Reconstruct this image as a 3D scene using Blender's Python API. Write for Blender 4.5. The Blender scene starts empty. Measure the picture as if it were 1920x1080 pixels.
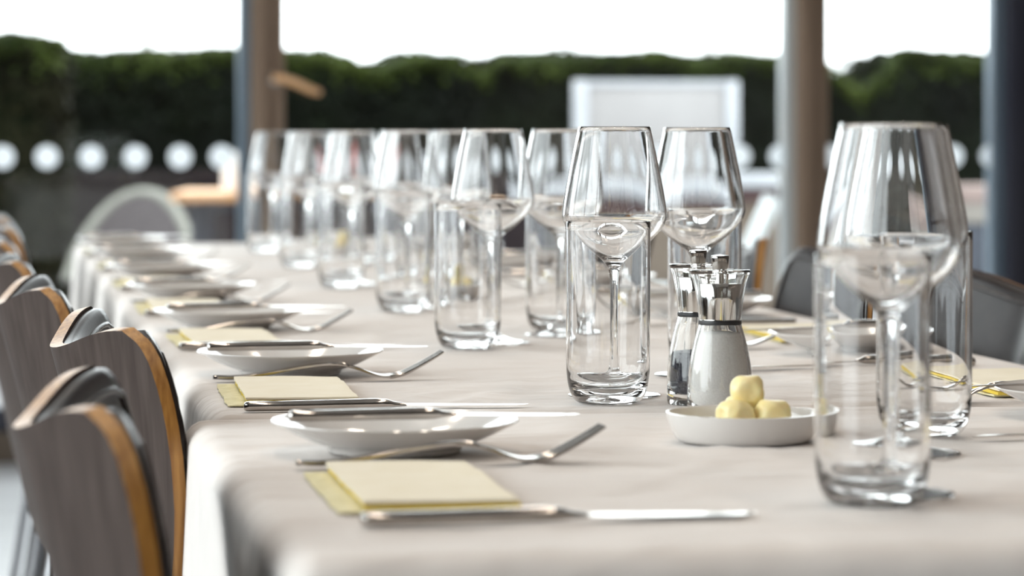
import bpy, math, random
from mathutils import Vector, Matrix, noise

S = bpy.context.scene
COL = S.collection
random.seed(7)

# ------------------------------------------------------------------ camera
CZ, F, HOR, TH = 0.967, 5600.0, 256.0, math.radians(10.3)
cd = bpy.data.cameras.new('camera')
cam = bpy.data.objects.new('camera', cd)
COL.objects.link(cam)
cam.location = (0, 0, CZ)
cam.rotation_euler = (math.pi / 2, 0, -TH)
cd.sensor_width = 36.0
cd.lens = F / 1920 * 36
cd.shift_y = -(540 - HOR) / 1920
cd.clip_start = 0.05
cd.clip_end = 500
cd.dof.use_dof = True
cd.dof.focus_distance = 2.42
cd.dof.aperture_fstop = 6.8
cd.dof.aperture_blades = 0
S.camera = cam

# ------------------------------------------------------------------ sky and exposure
w = bpy.data.worlds.new('world')
S.world = w
w.use_nodes = True
nt = w.node_tree
bg = nt.nodes['Background']
bg.inputs['Color'].default_value = (0.93, 0.965, 1.0, 1)
bg.inputs['Strength'].default_value = 4.6
S.view_settings.view_transform = 'Standard'
S.view_settings.look = 'None'
S.view_settings.gamma = 1.0
S.view_settings.exposure = 0.34
S.view_settings.use_curve_mapping = False
S.cycles.max_bounces = 40
S.cycles.transmission_bounces = 36
S.cycles.transparent_max_bounces = 24
S.cycles.glossy_bounces = 6
S.cycles.diffuse_bounces = 4
S.cycles.sample_clamp_indirect = 6.0

WY = 9.0      # window wall
LX = -2.4     # left glazed wall
RX = 3.3
BY = -3.2
CH = 3.7     # ceiling height


def portal(name, loc, rot, sx, sy):
    l = bpy.data.lights.new(name, 'AREA')
    l.shape = 'RECTANGLE'
    l.size, l.size_y = sx, sy
    l.cycles.is_portal = True
    o = bpy.data.objects.new(name, l)
    o.location, o.rotation_euler = loc, rot
    COL.objects.link(o)
    return o


portal('window_portal', ((LX + RX) / 2, WY - .1, 1.8), (-math.pi / 2, 0, 0), RX - LX, 3.5)
portal('window_portal', (LX + .1, (BY + WY) / 2, 1.8), (0, -math.pi / 2, 0), 3.5, WY - BY)


# ------------------------------------------------------------------ materials
def mat(name, color=(.8, .8, .8), rough=.5, metal=0.0, **kw):
    m = bpy.data.materials.new(name)
    m.use_nodes = True
    n = m.node_tree.nodes
    p = n['Principled BSDF']
    p.inputs['Base Color'].default_value = (*color, 1)
    p.inputs['Roughness'].default_value = rough
    p.inputs['Metallic'].default_value = metal
    for k, v in kw.items():
        p.inputs[k.replace('_', ' ')].default_value = v
    return m


def noisy(m, c1, c2, scale=(10, 10, 10), detail=4, bump=0.0, bscale=None, dist=.001, rough=None):
    """colour varied between c1 and c2 by object-space noise; optional bump"""
    t = m.node_tree
    L = t.links
    p = t.nodes['Principled BSDF']
    tc = t.nodes.new('ShaderNodeTexCoord')
    mp = t.nodes.new('ShaderNodeMapping')
    mp.inputs['Scale'].default_value = scale
    L.new(tc.outputs['Object'], mp.inputs['Vector'])
    nz = t.nodes.new('ShaderNodeTexNoise')
    nz.inputs['Scale'].default_value = 1
    nz.inputs['Detail'].default_value = detail
    L.new(mp.outputs['Vector'], nz.inputs['Vector'])
    cr = t.nodes.new('ShaderNodeValToRGB')
    cr.color_ramp.elements[0].position = .3
    cr.color_ramp.elements[1].position = .7
    cr.color_ramp.elements[0].color = (*c1, 1)
    cr.color_ramp.elements[1].color = (*c2, 1)
    L.new(nz.outputs['Fac'], cr.inputs['Fac'])
    L.new(cr.outputs['Color'], p.inputs['Base Color'])
    if bump:
        src = nz
        if bscale:
            mp2 = t.nodes.new('ShaderNodeMapping')
            mp2.inputs['Scale'].default_value = bscale
            L.new(tc.outputs['Object'], mp2.inputs['Vector'])
            src = t.nodes.new('ShaderNodeTexNoise')
            src.inputs['Scale'].default_value = 1
            src.inputs['Detail'].default_value = 3
            L.new(mp2.outputs['Vector'], src.inputs['Vector'])
        b = t.nodes.new('ShaderNodeBump')
        b.inputs['Strength'].default_value = bump
        b.inputs['Distance'].default_value = dist
        L.new(src.outputs['Fac'], b.inputs['Height'])
        L.new(b.outputs['Normal'], p.inputs['Normal'])
    return m


def glass(name, color=(1, 1, 1), ior=1.55):
    m = bpy.data.materials.new(name)
    m.use_nodes = True
    t = m.node_tree
    t.nodes.clear()
    o = t.nodes.new('ShaderNodeOutputMaterial')
    g = t.nodes.new('ShaderNodeBsdfGlass')
    g.inputs['Color'].default_value = (*color, 1)
    g.inputs['Roughness'].default_value = 0.0
    g.inputs['IOR'].default_value = ior
    t.links.new(g.outputs[0], o.inputs[0])
    return m


def pane_mat():
    m = bpy.data.materials.new('window_glass')
    m.use_nodes = True
    t = m.node_tree
    t.nodes.clear()
    o = t.nodes.new('ShaderNodeOutputMaterial')
    tr = t.nodes.new('ShaderNodeBsdfTransparent')
    tr.inputs[0].default_value = (.95, .97, .96, 1)
    gl = t.nodes.new('ShaderNodeBsdfGlossy')
    gl.inputs['Roughness'].default_value = 0
    fr = t.nodes.new('ShaderNodeFresnel')
    fr.inputs[0].default_value = 1.45
    mx = t.nodes.new('ShaderNodeMixShader')
    t.links.new(fr.outputs[0], mx.inputs[0])
    t.links.new(tr.outputs[0], mx.inputs[1])
    t.links.new(gl.outputs[0], mx.inputs[2])
    t.links.new(mx.outputs[0], o.inputs[0])
    return m


def decal_mat():
    m = bpy.data.materials.new('frosted_white_film')
    m.use_nodes = True
    t = m.node_tree
    t.nodes.clear()
    o = t.nodes.new('ShaderNodeOutputMaterial')
    a = t.nodes.new('ShaderNodeBsdfDiffuse')
    b = t.nodes.new('ShaderNodeBsdfTranslucent')
    a.inputs[0].default_value = (.92, .94, .95, 1)
    b.inputs[0].default_value = (.94, .96, .98, 1)
    mx = t.nodes.new('ShaderNodeMixShader')
    mx.inputs[0].default_value = .85
    t.links.new(a.outputs[0], mx.inputs[1])
    t.links.new(b.outputs[0], mx.inputs[2])
    t.links.new(mx.outputs[0], o.inputs[0])
    return m


M = {}
M['linen'] = noisy(mat('linen', rough=.85, Sheen_Weight=.15), (.73, .68, .645), (.79, .74, .705), (3, 3, 3), 5,
                   bump=.9, bscale=(6, 13, 6), dist=.016)
M['glass'] = glass('clear_glass')
M['acrylic'] = glass('clear_acrylic', (.985, .985, .98), 1.47)
M['pane'] = pane_mat()
M['dot'] = decal_mat()
M['steel'] = noisy(mat('polished_steel', rough=.13, metal=1), (.47, .44, .41), (.55, .52, .49), (60, 60, 60))
M['leg_metal'] = mat('dark_tube_metal', (.30, .30, .31), .22, 1)
M['chrome'] = mat('chrome', (.72, .71, .70), .06, 1)
M['black_chrome'] = noisy(mat('dark_chrome', rough=.12, metal=1), (.30, .28, .26), (.36, .34, .32), (80, 80, 80))
M['porcelain'] = noisy(mat('porcelain', rough=.12, Coat_Weight=.5), (.72, .70, .68), (.76, .74, .72), (20, 20, 20))
M['napkin'] = noisy(mat('napkin_paper', rough=.9), (.88, .81, .64), (.92, .86, .71), (40, 40, 40), 5, bump=.4,
                    bscale=(120, 120, 120), dist=.0006)
M['napkin_edge'] = noisy(mat('napkin_yellow', rough=.9), (.78, .56, .05), (.84, .66, .12), (60, 60, 60), 5, bump=.5,
                         bscale=(150, 150, 150), dist=.001)
M['napkin_leaf'] = noisy(mat('embossed_napkin_leaf', rough=.9), (.70, .64, .36), (.86, .80, .54), (70, 70, 70), 4, bump=.8,
                         bscale=(130, 130, 130), dist=.002)
M['butter'] = noisy(mat('butter', rough=.35, Subsurface_Weight=.15, Subsurface_Scale=.01), (.90, .74, .34), (.94, .84, .48), (90, 90, 90), 4,
                    bump=.4, bscale=(160, 160, 160), dist=.001)
M['laminate'] = noisy(mat('grey_wood_laminate', rough=.6, Specular_IOR_Level=.08), (.042, .029, .024), (.078, .058, .050), (90, 90, 4), 6, bump=.12,
                      dist=.0004)
M['ply'] = noisy(mat('plywood_edge', rough=.4), (.26, .105, .018), (.50, .25, .06), (260, 120, 5), 5)
M['leather'] = noisy(mat('dark_leather', rough=.30, Specular_IOR_Level=.28), (.012, .009, .009), (.024, .018, .017), (40, 40, 40), 3, bump=.25,
                     bscale=(300, 300, 300), dist=.0004)
M['piping'] = noisy(mat('dark_piping', rough=.25), (.02, .017, .018), (.035, .03, .03), (60, 60, 60))
M['floor'] = noisy(mat('pale_floor', rough=.25), (.55, .57, .60), (.64, .66, .69), (1.2, 8, 1), 4)
M['wall'] = noisy(mat('warm_plaster', rough=.9), (.075, .055, .045), (.11, .085, .07), (2, 2, 2), 4)
M['ceiling'] = noisy(mat('ceiling_paint', rough=.9), (.40, .38, .36), (.45, .43, .41), (2, 2, 2), 3)
M['mullion'] = noisy(mat('bronze_mullion', rough=.45), (.25, .175, .125), (.32, .23, .165), (30, 30, 2), 4)
M['mullion_dark'] = noisy(mat('dark_mullion', rough=.4), (.035, .037, .055), (.05, .052, .07), (20, 20, 2), 3)
M['alu'] = noisy(mat('pale_aluminium', rough=.35, metal=.3), (.60, .64, .65), (.68, .72, .73), (20, 20, 3), 3)
M['alu_blue'] = noisy(mat('blue_grey_frame', rough=.35, metal=.3), (.16, .22, .28), (.22, .28, .34), (20, 20, 3), 3)
M['orange_wood'] = noisy(mat('orange_wood', rough=.45), (.50, .26, .11), (.66, .38, .18), (8, 60, 60), 4)
M['terrace_wood'] = noisy(mat('terrace_wood', rough=.5), (.55, .29, .13), (.66, .40, .22), (4, 40, 40), 4)
M['paving'] = noisy(mat('paving', rough=.85), (.16, .155, .16), (.22, .21, .21), (3, 3, 3), 5)
M['pale_paving'] = noisy(mat('pale_paving', rough=.8), (.34, .35, .37), (.42, .43, .45), (1.5, 1.5, 1.5), 4)
M['leaf_lit'] = noisy(mat('sunlit_top_leaf', rough=.6, Specular_IOR_Level=.1), (.014, .026, .004), (.052, .072, .012), (3, 3, 3), 4)  # paler leaf colour stands in for sunlight on the hedge top
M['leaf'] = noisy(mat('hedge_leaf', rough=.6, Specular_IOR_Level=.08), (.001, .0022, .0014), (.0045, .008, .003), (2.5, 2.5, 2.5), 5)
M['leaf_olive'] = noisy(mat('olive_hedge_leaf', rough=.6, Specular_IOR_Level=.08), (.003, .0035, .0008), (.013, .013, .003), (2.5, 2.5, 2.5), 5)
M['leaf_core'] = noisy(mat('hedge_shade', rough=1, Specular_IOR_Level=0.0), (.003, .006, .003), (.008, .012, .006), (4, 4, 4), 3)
M['bark'] = noisy(mat('bark', rough=.9), (.10, .09, .08), (.16, .14, .13), (8, 8, 2), 4)
M['white_board'] = noisy(mat('white_board', rough=.6), (.26, .25, .25), (.30, .29, .29), (3, 3, 3), 3)
M['white_paint'] = noisy(mat('white_paint', rough=.5), (.34, .355, .38), (.40, .415, .44), (5, 5, 5), 3)
M['red_brick'] = noisy(mat('red_brown_block', rough=.9), (.07, .04, .04), (.10, .06, .058), (9, 9, 20), 4)
M['tan'] = noisy(mat('tan_block', rough=.9), (.11, .085, .065), (.15, .12, .095), (6, 6, 12), 4)
M['cream'] = noisy(mat('cream_block', rough=.9), (.20, .185, .165), (.24, .22, .20), (6, 6, 12), 4)
M['pink'] = noisy(mat('pink_coping', rough=.9), (.22, .165, .155), (.26, .20, .18), (6, 6, 12), 4)
M['slate'] = noisy(mat('blue_grey_render', rough=.9), (.04, .046, .06), (.055, .062, .08), (6, 6, 12), 4)
M['dark_wall'] = noisy(mat('purple_brown_block', rough=.95, Specular_IOR_Level=.1), (.012, .009, .010), (.024, .018, .020), (3, 3, 8), 4)
M['wicker'] = noisy(mat('grey_wicker', rough=.8), (.05, .04, .044), (.10, .085, .09), (60, 60, 60), 3, bump=.6, dist=.003)
M['rim'] = noisy(mat('pale_green_rim', rough=.6), (.20, .20, .17), (.25, .25, .22), (20, 20, 20), 3)
M['salt'] = noisy(mat('salt_grains', rough=.9), (.88, .86, .84), (.98, .97, .95), (900, 900, 900), 3, bump=.6, dist=.0006)
M['pepper'] = noisy(mat('peppercorns', rough=.6), (.012, .014, .03), (.07, .07, .10), (500, 500, 500), 3, bump=.8, dist=.001)
M['black'] = mat('black_rubber', (.02, .02, .022), .4)
M['candle'] = noisy(mat('white_lantern', rough=.5), (.80, .78, .76), (.88, .86, .84), (10, 10, 10), 3)
M['red'] = noisy(mat('red_petals', rough=.6), (.50, .03, .03), (.70, .07, .05), (60, 60, 60), 3)
M['green'] = noisy(mat('plant_stem', rough=.7), (.04, .10, .02), (.08, .16, .04), (40, 40, 40), 3)
M['terracotta'] = noisy(mat('terracotta', rough=.85), (.34, .15, .09), (.42, .20, .12), (20, 20, 20), 3)
M['table_dark'] = noisy(mat('table_board', rough=.6), (.16, .11, .08), (.22, .15, .11), (3, 30, 30), 4)


# ------------------------------------------------------------------ helpers
def link(name, me, parent=None, loc=(0, 0, 0), rz=0):
    o = bpy.data.objects.new(name, me)
    COL.objects.link(o)
    o.location = loc
    o.rotation_euler = (0, 0, rz)
    if parent:
        o.parent = parent
    return o


def mesh(name, V, Fc, m, smooth=True, flat_angle=None):
    me = bpy.data.meshes.new(name)
    me.from_pydata([tuple(v) for v in V], [], Fc)
    me.materials.append(m)
    if smooth:
        me.polygons.foreach_set('use_smooth', [True] * len(me.polygons))
        if flat_angle:
            me.set_sharp_from_angle(angle=math.radians(flat_angle))
    me.validate()
    me.update()
    return me


def thing(name, label, cat, loc=(0, 0, 0), rz=0, group=None):
    o = link(name, None, None, loc, rz)
    return tag(o, label, cat, group)


def tag(o, label, cat, group=None):
    o['label'] = label
    o['category'] = cat
    if group:
        o['group'] = group
    return o


def struct(o):
    o['kind'] = 'structure'
    return o


def lathe(name, prof, m, seg=48, closed=False, angle=40):
    """profile [(r,z)...]; r==0 makes a pole"""
    V, idx = [], []
    for r, z in prof:
        if r < 1e-7:
            idx.append([len(V)] * seg)
            V.append((0, 0, z))
        else:
            row = []
            for k in range(seg):
                a = 2 * math.pi * k / seg
                row.append(len(V))
                V.append((r * math.cos(a), r * math.sin(a), z))
            idx.append(row)
    Fc = []
    rng = range(len(idx)) if closed else range(len(idx) - 1)
    for i in rng:
        a, b = idx[i], idx[(i + 1) % len(idx)]
        for k in range(seg):
            k2 = (k + 1) % seg
            q = [a[k], a[k2], b[k2], b[k]]
            u = []
            for v in q:
                if v not in u:
                    u.append(v)
            if len(u) >= 3:
                Fc.append(u)
    return mesh(name, V, Fc, m, True, angle)


def smooth_prof(pts, n=6):
    """Catmull-Rom through profile points"""
    out = []
    for i in range(len(pts) - 1):
        p0 = pts[max(i - 1, 0)]
        p1, p2 = pts[i], pts[i + 1]
        p3 = pts[min(i + 2, len(pts) - 1)]
        for k in range(n):
            t = k / n
            out.append(tuple(.5 * ((2 * b) + (-a + c) * t + (2 * a - 5 * b + 4 * c - d) * t * t + (-a + 3 * b - 3 * c + d) * t ** 3)
                             for a, b, c, d in zip(p0, p1, p2, p3)))
    out.append(tuple(pts[-1]))
    return out


def boxes(name, L, m, bevel=0.0):
    """one mesh out of boxes (x0,x1,y0,y1,z0,z1); bevelled edges"""
    import bmesh
    bm = bmesh.new()
    for x0, x1, y0, y1, z0, z1 in L:
        r = bmesh.ops.create_cube(bm, size=1)
        for v in r['verts']:
            v.co = Vector(((x0 + x1) / 2 + v.co.x * (x1 - x0), (y0 + y1) / 2 + v.co.y * (y1 - y0), (z0 + z1) / 2 + v.co.z * (z1 - z0)))
    if bevel:
        bmesh.ops.bevel(bm, geom=bm.edges[:], offset=bevel, segments=2, affect='EDGES', profile=.6)
    me = bpy.data.meshes.new(name)
    bm.to_mesh(me)
    bm.free()
    me.materials.append(m)
    me.polygons.foreach_set('use_smooth', [bevel > 0] * len(me.polygons))
    if bevel:
        me.set_sharp_from_angle(angle=math.radians(50))
    return me


def tube(name, pts, rad, m, seg=10, closed=False, sy=1.0):
    """tube through pts; rad number or list"""
    P = [Vector(p) for p in pts]
    n = len(P)
    V, Fc = [], []
    up = Vector((0, 0, 1))
    for i, p in enumerate(P):
        a = P[(i - 1) % n] if (closed or i) else P[0]
        b = P[(i + 1) % n] if (closed or i < n - 1) else P[-1]
        t = (b - a).normalized()
        ref = up if abs(t.z) < .95 else Vector((1, 0, 0))
        s = t.cross(ref).normalized()
        u = s.cross(t).normalized()
        r = rad[i] if isinstance(rad, (list, tuple)) else rad
        for k in range(seg):
            an = 2 * math.pi * k / seg
            V.append(p + s * r * math.cos(an) + u * r * sy * math.sin(an))
    for i in range(n if closed else n - 1):
        j = (i + 1) % n
        for k in range(seg):
            k2 = (k + 1) % seg
            Fc.append([i * seg + k, i * seg + k2, j * seg + k2, j * seg + k])
    if not closed:
        Fc.append(list(range(seg))[::-1])
        Fc.append([(n - 1) * seg + k for k in range(seg)])
    return mesh(name, V, Fc, m, True, 60)


def loft(name, secs, m, cap=True, angle=35):
    """secs = list of equal-length closed sections (points)"""
    k = len(secs[0])
    V = [p for s in secs for p in s]
    Fc = []
    for i in range(len(secs) - 1):
        for j in range(k):
            j2 = (j + 1) % k
            Fc.append([i * k + j, i * k + j2, (i + 1) * k + j2, (i + 1) * k + j])
    if cap:
        Fc.append(list(range(k))[::-1])
        Fc.append([(len(secs) - 1) * k + j for j in range(k)])
    return mesh(name, V, Fc, m, True, angle)


def copy_tree(o, parent=None):
    c = o.copy()
    COL.objects.link(c)
    if parent:
        c.parent = parent
    for ch in [x for x in o.children]:
        copy_tree(ch, c)
    return c


def place(proto, used, loc, rz, label, group=None):
    if not used[0]:
        used[0] = True
        o = proto
    else:
        o = copy_tree(proto)
    o.location = loc
    o.rotation_euler = (0, 0, rz)
    o['label'] = label
    if group:
        o['group'] = group
    return o


def W(px, d):
    """ground position seen in pixel column px at camera depth d"""
    xc = (px - 960) * d / F
    return (xc * math.cos(TH) + d * math.sin(TH), -xc * math.sin(TH) + d * math.cos(TH))


def WY_(px, Y):
    """x of pixel column px on the plane y=Y"""
    t = (px - 960) / F
    d = Y / (math.cos(TH) - t * math.sin(TH))
    return t * d * math.cos(TH) + d * math.sin(TH)


# ------------------------------------------------------------------ room shell
struct(link('floor', boxes('floor', [(LX, RX, BY, WY, -.05, 0)], M['floor'])))
struct(link('ceiling', boxes('ceiling', [(LX - .2, RX + .2, BY - .2, WY + .3, CH, CH + .2)], M['ceiling'])))
struct(link('wall_right', boxes('wall', [(RX, RX + .2, BY - .2, WY, 0, CH)], M['wall'])))
struct(link('wall_back', boxes('wall', [(LX - .1, RX, BY - .2, BY, 0, CH)], M['wall'])))
# far window wall : panes between mullions
XM = [WY_(500, WY) - 1.69 * 2, WY_(500, WY) - 1.69, WY_(500, WY), WY_(1517, WY), WY_(1912, WY)]
far = struct(link('window_1', boxes('frame_rail', [(LX, RX, WY - .04, WY + .06, .095, .165), (LX, RX, WY - .04, WY + .06, 3.5, CH)], M['mullion_dark'], .004)))
link('sill_board', boxes('sill', [(LX, RX, WY - .05, WY + .07, 0, .09)], M['tan'], .004), far)
for i, x in enumerate(XM):
    hw = .049 if i < 4 else .06
    mm = M['mullion'] if i < 4 else M['mullion_dark']
    po = link('mullion', boxes('mullion', [(x - hw, x, WY - .06, WY + .06, .165, 3.5), (x, x + hw, WY - .045, WY + .06, .165, 3.5)], mm, .003), far)
    if i in (2, 3, 4):
        c = {2: 'alu_blue', 3: 'alu', 4: 'alu_blue'}[i]
        link('frame_strip', boxes('strip', [(x - hw - .036, x - hw - .002, WY - .02, WY + .05, .165, 3.5)], M[c], .002), far)
ed = [LX] + XM + [RX]
for a, b in zip(ed[:-1], ed[1:]):
    if b - a > .15:
        link('window_pane', boxes('pane', [(a + .045, b - .045, WY + .012, WY + .018, .165, 3.5)], M['pane']), far)
# manifestation dots, spaced along each pane
DOT = lathe('dot', [(0, 0), (.035, 0), (.035, .0006), (0, .0006)], M['dot'], 32)
dz = CZ - 38 * 9.0 / F
for px in (5, 88, 171, 254, 338, 416, 620, 700, 780, 860, 938, 1014, 1090, 1165, 1240, 1314, 1388, 1464, 1556, 1636, 1712, 1787, 1860):
    x = WY_(px, WY)
    o = link('glass_dot', DOT, far, (x, WY + .006, dz))
    o.rotation_euler = (math.pi / 2, 0, 0)
# wooden lever handle on the mullion
hx = WY_(512, WY)
h = link('door_handle', tube('lever', [(0, -.07, .004), (.015, -.10, .004), (.05, -.13, -.008), (.105, -.16, -.035), (.125, -.17, -.04)],
                             [.012, .013, .013, .012, .010], M['orange_wood'], 12), far, (hx, WY, CZ + 106 * 9 / F))
link('handle_rose', lathe('rose', [(0, 0), (.022, 0), (.02, .008), (.010, .012), (.010, .03), (0, .03)], M['steel'], 24), h, (0, -.045, .004)).rotation_euler = (math.pi / 2, 0, 0)

# unseen warm fill lamps, added to brighten the cloth from above
for k, yl in enumerate((0.2, 1.5, 2.8, 4.1, 5.4)):
    for xl in (.1, 1.3):
        t = thing('fill_lamp', 'round warm unseen fill lamp added above the table row', 'lamp', (xl, yl, CH), 0, 'added fill lamps')
        link('fill_lamp_housing', lathe('housing', [(.13, -.012), (.15, -.012), (.155, -.004), (.15, 0), (.13, 0)], M['white_paint'], 32, True), t)
        l = bpy.data.lights.new('fill_lamp_glow', 'AREA')
        l.shape = 'DISK'
        l.size = .25
        l.energy = 5
        l.color = (1, .86, .72)
        lo = link('fill_lamp_glow', l, t, (0, 0, -.006))

# left glazed wall
lf = struct(link('window_2', boxes('frame_rail', [(LX - .06, LX + .04, BY, WY - .06, .06, .14), (LX - .06, LX + .04, BY, WY - .06, 3.5, CH)], M['mullion_dark'], .004)))
ys = [BY + .04 + k * (WY - .12 - BY) / 7 for k in range(8)]
for y in ys:
    link('mullion', boxes('mullion', [(LX - .06, LX + .04, y - .04, y + .04, .14, 3.5)], M['mullion'], .003), lf)
for a, b in zip(ys[:-1], ys[1:]):
    link('window_pane', boxes('pane', [(LX - .02, LX - .014, a + .04, b - .04, .14, 3.5)], M['pane']), lf)

# outside ground : paving slabs laid near the glass, plain beyond
tg = struct(link('ground', boxes('ground', [(LX - .1, 30, WY + .07, 60, -.06, -.012)], M['paving'])))
gl = struct(link('ground', boxes('pale_terrace', [(-30, LX - .1, -20, 60, -.06, -.012)], M['pale_paving'])))
slab = boxes('slab', [(-.295, .295, -.295, .295, -.012, .006)], M['paving'], .004)
for i in range(-3, 8):
    for j in range(0, 6):
        o = link('paving_slab', slab, tg, (i * .6 + .1, WY + .40 + j * .6, random.uniform(-.001, .001)))


# ------------------------------------------------------------------ hedges
def hedge(name, label, x0, x1, y0, y1, top, mleaf, n, seed, topf=None, group=None):
    rnd = random.Random(seed)
    t = thing(name, label, 'hedge', ((x0 + x1) / 2, (y0 + y1) / 2, 0), 0, group)
    cx, cy = (x0 + x1) / 2, (y0 + y1) / 2
    topf = topf or (lambda x: top)
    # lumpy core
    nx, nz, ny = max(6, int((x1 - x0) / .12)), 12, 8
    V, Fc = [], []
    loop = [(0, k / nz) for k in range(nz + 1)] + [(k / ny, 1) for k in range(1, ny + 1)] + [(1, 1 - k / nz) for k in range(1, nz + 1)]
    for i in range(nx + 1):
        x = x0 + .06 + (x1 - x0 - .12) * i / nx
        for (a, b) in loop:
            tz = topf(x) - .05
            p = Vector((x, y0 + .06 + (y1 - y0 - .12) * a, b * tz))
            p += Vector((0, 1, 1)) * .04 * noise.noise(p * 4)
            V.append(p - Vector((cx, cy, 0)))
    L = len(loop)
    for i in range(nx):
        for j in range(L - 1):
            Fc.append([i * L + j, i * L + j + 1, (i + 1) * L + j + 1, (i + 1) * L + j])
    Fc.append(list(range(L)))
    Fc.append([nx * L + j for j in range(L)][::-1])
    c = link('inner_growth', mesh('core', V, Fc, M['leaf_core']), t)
    # leaves on front, top and ends
    V, Fc = [], []
    aF, aT, aE = (x1 - x0) * top, (x1 - x0) * (y1 - y0), (y1 - y0) * top
    for k in range(n):
        r = rnd.random() * (aF + aT + 2 * aE)
        if r < aF:
            x = rnd.uniform(x0, x1)
            p = Vector((x, y0 + rnd.uniform(-.03, .08), rnd.uniform(.05, 1) * topf(x)))
            nn = Vector((rnd.uniform(-1, 1), -1, rnd.uniform(-.4, .9)))
        elif r < aF + aT:
            x = rnd.uniform(x0, x1)
            p = Vector((x, rnd.uniform(y0, y1), topf(x) + rnd.uniform(-.07, .03)))
            nn = Vector((rnd.uniform(-1, 1), rnd.uniform(-1, 1), 1))
        else:
            e = rnd.random() < .5
            x = (x0 if e else x1) + rnd.uniform(-.05, .05)
            p = Vector((x, rnd.uniform(y0, y1), rnd.uniform(.05, 1) * topf(x)))
            nn = Vector((-1 if e else 1, rnd.uniform(-1, 1), rnd.uniform(-.4, .9)))
        p += Vector((0, 1, 1)) * .05 * noise.noise(p * 4)
        p -= Vector((cx, cy, 0))
        nn.normalize()
        s = nn.cross(Vector((rnd.uniform(-1, 1), rnd.uniform(-1, 1), rnd.uniform(-1, 1)))).normalized()
        u = nn.cross(s)
        a, b = rnd.uniform(.018, .034), rnd.uniform(.010, .017)
        i = len(V)
        V += [p - s * a, p - u * b + nn * .004, p + s * a, p + u * b + nn * .004]
        Fc += [[i, i + 1, i + 2], [i, i + 2, i + 3]]
    o = link('foliage', mesh('foliage', V, Fc, mleaf, False), t)
    o['kind'] = 'stuff'
    # sunlight put into the colour: paler shoots along the clipped top
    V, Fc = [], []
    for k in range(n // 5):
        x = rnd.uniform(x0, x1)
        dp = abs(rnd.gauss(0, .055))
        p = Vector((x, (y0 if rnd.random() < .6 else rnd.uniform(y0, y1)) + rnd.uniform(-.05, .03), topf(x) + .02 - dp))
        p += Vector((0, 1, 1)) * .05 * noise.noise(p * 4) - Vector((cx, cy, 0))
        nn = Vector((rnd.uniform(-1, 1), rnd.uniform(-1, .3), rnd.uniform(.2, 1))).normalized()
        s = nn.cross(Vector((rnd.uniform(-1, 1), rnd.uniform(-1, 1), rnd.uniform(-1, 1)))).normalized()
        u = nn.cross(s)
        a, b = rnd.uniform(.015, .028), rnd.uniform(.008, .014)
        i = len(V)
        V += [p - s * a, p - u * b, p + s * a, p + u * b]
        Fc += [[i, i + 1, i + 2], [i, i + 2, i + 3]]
    o = link('sunlit_top_leaves', mesh('sunlit_leaves', V, Fc, M['leaf_lit'], False), t)
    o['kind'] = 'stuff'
    return t


def top_main(x):
    z = 1.40 + .014 * noise.noise(Vector((x * 2.2, 3, 0)))
    for px, wd, dz_ in ((700, .16, -.07), (905, .06, -.10), (1610, .14, -.20), (1740, .3, .03)):
        z += dz_ * math.exp(-((x - WY_(px, 16)) / wd) ** 2)
    return z


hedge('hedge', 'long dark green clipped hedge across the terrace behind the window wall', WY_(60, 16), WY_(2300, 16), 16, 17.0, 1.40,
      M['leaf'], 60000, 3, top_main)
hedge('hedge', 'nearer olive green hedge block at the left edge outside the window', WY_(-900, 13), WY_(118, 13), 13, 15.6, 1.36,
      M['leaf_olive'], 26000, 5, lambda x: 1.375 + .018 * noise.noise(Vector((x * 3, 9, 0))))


# bare trees beyond the hedge
def bare_tree(px, Y, H, seed, label):
    rnd = random.Random(seed)
    t = thing('bare_tree', label, 'tree', (WY_(px, Y), Y, 0), 0, 'bare trees beyond the hedge')
    link('trunk', tube('trunk', [(0, 0, -.1), (.03, 0, H * .25), (0, 0, H * .5), (.05, 0, H)], [.07, .06, .045, .012], M['bark'], 8), t)
    V, Fc = [], []

    def limb(p, d, L, r, lev):
        q = p + d * L
        s = d.cross(Vector((.3, 1, .2))).normalized()
        u = d.cross(s)
        i = len(V)
        for pp, rr in ((p, r), (q, r * .55)):
            for k in range(3):
                a = k * 2.094
                V.append(pp + (s * math.cos(a) + u * math.sin(a)) * rr)
        for k in range(3):
            k2 = (k + 1) % 3
            Fc.append([i + k, i + k2, i + 3 + k2, i + 3 + k])
        if lev:
            for _ in range(3):
                f = rnd.uniform(.4, 1)
                nd = (d + Vector((rnd.uniform(-.6, .6), rnd.uniform(-.6, .6), rnd.uniform(0, .5)))).normalized()
                limb(p + d * L * f, nd, L * rnd.uniform(.5, .75), r * .5, lev - 1)
    for k in range(9):
        z = H * (.3 + .65 * k / 9)
        a = rnd.uniform(0, 6.28)
        limb(Vector((.02, 0, z)), Vector((math.cos(a) * .6, math.sin(a) * .6, 1)).normalized(), H * .2, .018, 3)
    o = link('branches', mesh('branches', V, Fc, M['bark'], False), t)
    o['kind'] = 'stuff'


bare_tree(278, 34, 3.6, 1, 'thin bare tree rising above the hedge in the left-hand window')
bare_tree(1060, 44, 3.6, 2, 'thin bare tree above the hedge in the middle window')
bare_tree(1330, 46, 3.9, 4, 'thin bare tree above the hedge just left of the right mullion')

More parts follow.
